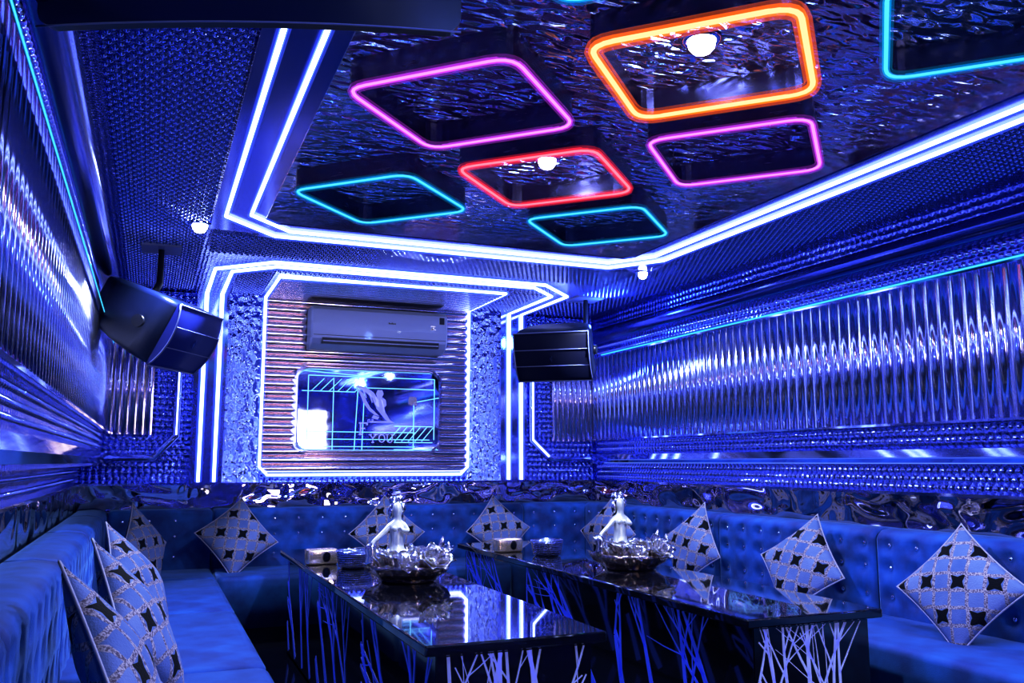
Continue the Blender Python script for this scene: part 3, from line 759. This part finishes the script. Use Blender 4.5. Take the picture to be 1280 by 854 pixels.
# butterfly-winged figure etched in frost
w=MB(); yw=yM-.006
def PL(pts): w.poly([(U(u,v)[0],yw,U(u,v)[1]) for u,v in pts],(0,.0025,0))
PL([(.400,.24),(.415,.22),(.47,.245),(.52,.30),(.55,.38),(.56,.46),(.53,.44),(.51,.36),(.46,.29)])
PL([(.400,.24),(.43,.32),(.455,.42),(.49,.50),(.53,.55),(.56,.56),(.54,.53),(.50,.47),(.475,.40),(.45,.31)])
for k in range(4):
    t=k*.045; PL([(.445+t*.9,.275+t*.7),(.458+t*.9,.275+t*.8),(.475+t*.9,.36+t*1.1),(.468+t*.9,.365+t*1.1)])
PL([(.545,.27),(.575,.27),(.585,.31),(.575,.35),(.60,.38),(.605,.44),(.585,.47),(.60,.52),(.63,.60),(.645,.635),(.60,.60),(.565,.53),(.54,.48),(.53,.42),(.545,.37),(.535,.31)])
PL([(.50,.62),(.64,.61),(.66,.635),(.50,.635)])
PL([(.52,.55),(.56,.57),(.55,.60),(.51,.585)])
w.build('butterfly_figure',M['etch_white'],o,'frosted butterfly-winged figure')
t=None
def ST(pts,wd):
    for a,c in zip(pts,pts[1:]):
        A_=Vector(U(*a)); C_=Vector(U(*c)); d=(C_-A_).normalized(); nn=Vector((-d.y,d.x))*wd/2; A_-=d*wd*.3; C_+=d*wd*.3
        t.poly([(A_.x+nn.x,yw,A_.y+nn.y),(C_.x+nn.x,yw,C_.y+nn.y),(C_.x-nn.x,yw,C_.y-nn.y),(A_.x-nn.x,yw,A_.y-nn.y)],(0,.0025,0))
def letter(ch,u,v,s,wd):
    global t
    t=MB()
    G={'F':[[(0.12,0),(.12,1)],[(0,0),(.7,0),(.7,.16)],[(.12,.47),(.5,.47)],[(0,1),(.3,1)]],
       'Y':[[(0,0),(.4,.5),(.4,1)],[(.8,0),(.4,.5)],[(-.1,0),(.2,0)],[(.6,0),(.9,0)],[(.25,1),(.55,1)]],
       'O':[[(.4+.4*math.sin(k*PI/8),.5-.5*math.cos(k*PI/8)) for k in range(17)]],
       'U':[[(.05,0),(.05,.65),(.15,.9),(.4,1),(.65,.9),(.72,.65),(.72,0)],[(-.08,0),(.2,0)],[(.58,0),(.86,0)]],
       'R':[[(.1,0),(.1,1)],[(0,0),(.5,0),(.62,.2),(.5,.45),(.1,.47)],[(.35,.47),(.7,1)]]}
    for p in G[ch]: ST([(u+a*s,v+c*s*1.74) for a,c in p],wd)
    t.build('letter',M['etch_white'],o,'frosted letter '+ch)
letter('F',.43,.64,.072,.011); letter('O',.455+.03,.60,.018,.004); letter('R',.51,.60,.018,.004)
letter('Y',.50,.765,.05,.007); letter('O',.56,.765,.048,.007); letter('U',.612,.765,.05,.007)
g=MB()
for k in range(4): g.poly([(U(.755+k*.014,.34)[0],yw,U(0,.34)[1]),(U(.765+k*.014,.33)[0],yw,U(0,.33)[1]),(U(.762+k*.016,.44)[0],yw,U(0,.44)[1]),(U(.752+k*.014,.42)[0],yw,U(0,.42)[1])],(0,.002,0))
g.build('emblem',M['gold'],o,'small pale gold emblem')

# ------------------------------------------------------------ television added behind the camera to light the room and show in the mirrors
o=empty('television',(2.30,YF+.032,1.72),'large bright television added on the unseen wall behind the viewer','television')
MB().rbox((-.52,-.03,-.40),(.52,.03,.40),.01,2,False).build('casing',M['black'],o)
MB().box((-.50,.031,-.38),(.50,.034,.38)).build('screen',M['tv'],o)

# ------------------------------------------------------------ statues
def petal(b,c,dirn,w,h,curl,n=5):
    """cupped petal from c leaning toward dirn"""
    d=Vector(dirn).normalized(); s=d.cross(Vector((0,0,1)))
    if s.length<.01: s=Vector((1,0,0))
    s.normalize(); up=Vector((0,0,1)); G=[]
    for i in range(n+1):
        t=i/n; row=[]
        for j in range(5):
            q=(j-2)/2; ww=w*math.sin(PI*min(1,.15+.75*t))*q
            p=Vector(c)+up*(h*t)+d*(curl*t*t+.3*h*t)+s*ww-d*(abs(q)**2*w*.35)
            row.append(b.bm.verts.new(p))
        G.append(row)
    for i in range(n):
        for j in range(4): b._f([G[i][j],G[i+1][j],G[i+1][j+1],G[i][j+1]],True)
def rose(c,r,tilt,o):
    b=MB(); rnd=random.Random(int(c[0]*1e4))
    for ringn,(k,sc_) in enumerate(((3,.35),(5,.65),(7,1.))):
        for i in range(k):
            a=2*PI*i/k+ringn*.5; petal(b,(math.cos(a)*r*.25*sc_,math.sin(a)*r*.25*sc_,0),(math.cos(a),math.sin(a),0),r*.62*sc_,r*(1.15-.25*sc_),r*.55*sc_)
    b.ball((0,0,r*.35),r*.28,1,1,1.3,8,6)
    ob=b.build('rose',M['silver'],o); ob.location=c; ob.rotation_euler=tilt
    sm=ob.modifiers.new('thick','SOLIDIFY'); sm.thickness=.003
    return ob
def statue(loc,rz,label):
    o=empty('figurine_bowl',loc,label,'figurine'); o.rotation_euler=(0,0,R(rz))
    # ornate footed dish
    b=MB(); b.lathe([(.12,0),(.14,.006),(.14,.014),(.16,.025),(.185,.045),(.198,.066),(.205,.082),(.195,.086),(.17,.075),(.08,.07),(.02,.068)],48,
        lambda a,k:(.07*math.sin(7*a)+.04*math.sin(13*a+1)) if 3<k<9 else 0)
    b.build('dish',M['pewter'],o,'ruffled dark silver dish')
    lf=MB(); rnd=random.Random(4)
    for i in range(22):
        a=2*PI*i/22+rnd.uniform(-.1,.1); rr=.12+rnd.uniform(0,.05)
        petal(lf,(math.cos(a)*rr,math.sin(a)*rr,.05+rnd.uniform(0,.04)),(math.cos(a),math.sin(a),0),.035,.05+rnd.uniform(0,.035),.035)
    l=lf.build('leaf_border',M['silver'],o); l.modifiers.new('thick','SOLIDIFY').thickness=.003
    rose((.09,-.12,.075),.085,(R(38),R(18),0),o); rose((.15,-.02,.085),.062,(R(10),R(35),0),o); rose((-.02,-.14,.07),.055,(R(45),0,0),o)
    rose((-.06,-.10,.10),.035,(R(30),R(-15),0),o); rose((.08,.06,.10),.05,(0,R(15),0),o)
    f=MB(); f.tube([(.15,.05,.12),(.17,.03,.17),(.175,.02,.205)],[.022,.014,.004],8); f.tube([(.17,-.04,.11),(.195,-.05,.15),(.19,-.05,.185)],[.018,.012,.004],8); f.build('flame_finial',M['silver'],o)
    # kneeling lady grown from a skeleton
    V=[(-.06,.0,.10),(-.055,0,.135),(-.058,0,.18),(-.058,-.004,.225),(-.056,-.004,.262),(-.056,-.006,.292),(-.056,-.010,.318),(-.058,-.012,.348),(-.062,-.004,.378)]
    Rr=[.052,.048,.034,.036,.040,.018,.020,.027,.020]
    E=[(i,i+1) for i in range(8)]
    def add(p,r,frm): V.append(p); Rr.append(r); E.append((frm,len(V)-1)); return len(V)-1
    s1=add((-.092,-.010,.264),.017,4); e1=add((-.125,-.018,.232),.013,s1); w1=add((-.168,-.026,.196),.010,e1); h1=add((-.182,-.028,.178),.012,w1)
    s2=add((-.022,-.006,.262),.017,4); e2=add((-.008,-.036,.238),.013,s2); w2=add((-.036,-.052,.245),.010,e2); add((-.05,-.046,.262),.009,w2)
    k1=add((-.03,-.07,.115),.034,0); add((.03,-.05,.095),.024,k1)
    k2=add((-.09,-.065,.112),.032,0); add((-.14,-.02,.095),.022,k2)
    me=bpy.data.meshes.new('lady'); me.from_pydata(V,E,[]); fo=link('lady',me,o); me.materials.append(M['porcelain'])
    sk=fo.modifiers.new('skin','SKIN'); sk.use_smooth_shade=True
    for i,sv in enumerate(me.skin_vertices[0].data): sv.radius=(Rr[i],Rr[i]); sv.use_root=(i==0)
    sb=fo.modifiers.new('sub','SUBSURF'); sb.levels=2; sb.render_levels=2
    fo['label']='kneeling lady figure in pearly silver'
    h=MB(); h.ball((-.059,.006,.358),.031,1,.95,1,12,8).ball((-.075,.02,.385),.022).ball((-.045,.018,.392),.018).ball((-.03,.01,.35),.017,1,1,1.5).ball((-.085,.012,.33),.016,1,1,2.2).ball((-.04,.022,.32),.018,1,1,2)
    h.build('hair',M['silver'],fo)
    v=MB(); v.ball((-.072,-.032,.252),.015,u=8,v=6).ball((-.045,-.032,.252),.015,u=8,v=6)
    v.build('bodice',M['porcelain'],fo)
    # the urn her hand rests on
    u=MB(); u.lathe([(.022,.07),(.028,.10),(.020,.125),(.030,.155),(.024,.175),(.012,.185)],12,lambda a,k:.12*math.sin(4*a),c=(-.185,-.03,0)); u.build('urn',M['silver'],o)
    d=MB()
    for i in range(10):
        a=2*PI*i/10; petal(d,(-.058+math.cos(a)*.045,-.01+math.sin(a)*.045,.10),(math.cos(a),math.sin(a),0),.03,.055,.03)
    dd=d.build('skirt_ruffle',M['silver'],o); dd.modifiers.new('thick','SOLIDIFY').thickness=.003
    return o
statue((1.19,4.22,.65),-8,'silver figurine of a kneeling lady on a rose dish, on the left table')
statue((2.44,4.24,.65),-8,'silver figurine of a kneeling lady on a rose dish, on the right table')

# ------------------------------------------------------------ bowls and tissue boxes
def bowl(loc,label):
    o=empty('crystal_bowl',loc,label,'bowl')
    b=MB(); n=40
    b.lathe([(.07,0),(.085,.01),(.092,.04),(.098,.075),(.102,.095),(.096,.097),(.088,.05),(.075,.02),(.02,.015)],n,lambda a,k:.03*math.sin(20*a)*(1 if k%2 else -1) if 0<k<5 else 0)
    b.build('vessel',M['crystal_glass'],o); return o
M['crystal_glass']=dimple('cut_crystal',0,2,(.45,.5,.85),90,.12,1,.004,.3)
bowl((1.06,4.83,.65),'round cut-crystal bowl behind the figurine on the left table')
bowl((2.30,5.02,.65),'round cut-crystal bowl behind the figurine on the right table')
def tissue(loc,rz,label,s=1):
    o=empty('tissue_box',loc,label,'tissue box'); o.rotation_euler=(0,0,R(rz))
    MB().rbox((-.11*s,-.06*s,0),(.11*s,.06*s,.11*s),.012,3,True).build('box_body',M['gold'],o)
    b=MB(); P=[(.028*s*math.cos(2*PI*k/20)+.02,-.0625*s,.055*s+.036*s*math.sin(2*PI*k/20)) for k in range(20)]
    b.poly(P,(0,.003,0)); b.build('opening',M['black_gloss'],o,'dark oval opening'); return o
tissue((.925,5.08,.65),3,'champagne gold tissue box with a dark oval opening on the left table edge',.78)
tissue((2.16,5.32,.65),3,'champagne gold tissue box with a dark oval opening on the right table edge',.78)

# ------------------------------------------------------------ added fill lights, world, camera
def point(x,y,z,e,c,r=.06):
    l=bpy.data.lights.new('fill_light','POINT'); l.energy=e; l.color=c; l.shadow_soft_size=r
    o=bpy.data.objects.new('fill_light',l); COL.objects.link(o); o.location=(x,y,z)
def area(x,y,z,e,c,sx,sy,rot=(0,0,0)):
    l=bpy.data.lights.new('wash_lamp','AREA'); l.energy=e; l.color=c; l.shape='RECTANGLE'; l.size=sx; l.size_y=sy
    o=bpy.data.objects.new('wash_lamp',l); COL.objects.link(o); o.location=(x,y,z); o.rotation_euler=rot
point(1.6,-.9,2.3,40,(.5,.6,1.),.15)  # unseen fill light added behind the camera
point(3.2,5.9,2.38,8,(.15,.3,1)); point(1.75,3.0,1.7,10,(.12,.25,1),.03); point(1.63,5.2,2.15,6,(.5,.55,1),.02); point(.5,1.0,2.4,14,(.2,.35,1)); point(2.9,.6,2.4,14,(.2,.35,1))  # unseen blue fills added to brighten ceiling, sofas and air conditioner
w=bpy.data.worlds.new('dark'); SC.world=w; w.use_nodes=True
w.node_tree.nodes['Background'].inputs[0].default_value=(.01,.02,.10,1); w.node_tree.nodes['Background'].inputs[1].default_value=.3
cam=bpy.data.cameras.new('camera'); co=bpy.data.objects.new('camera',cam); COL.objects.link(co); SC.camera=co
cam.sensor_width=36; cam.lens=1090/1280*36; cam.clip_start=.05; co.location=(0,0,1.22)
co.rotation_euler=(R(90+7.887),0,R(-22.375))
SC.view_settings.view_transform='Standard'; SC.view_settings.exposure=0
SC.view_settings.use_curve_mapping=True
_c=SC.view_settings.curve_mapping.curves[3]; _c.points.new(.22,.14); _c.points.new(.70,.76); SC.view_settings.curve_mapping.update()
cy=SC.cycles; cy.use_denoising=True; cy.max_bounces=8; cy.glossy_bounces=6; cy.diffuse_bounces=3; cy.sample_clamp_indirect=6; cy.sample_clamp_direct=0
cy.caustics_reflective=False; cy.caustics_refractive=False
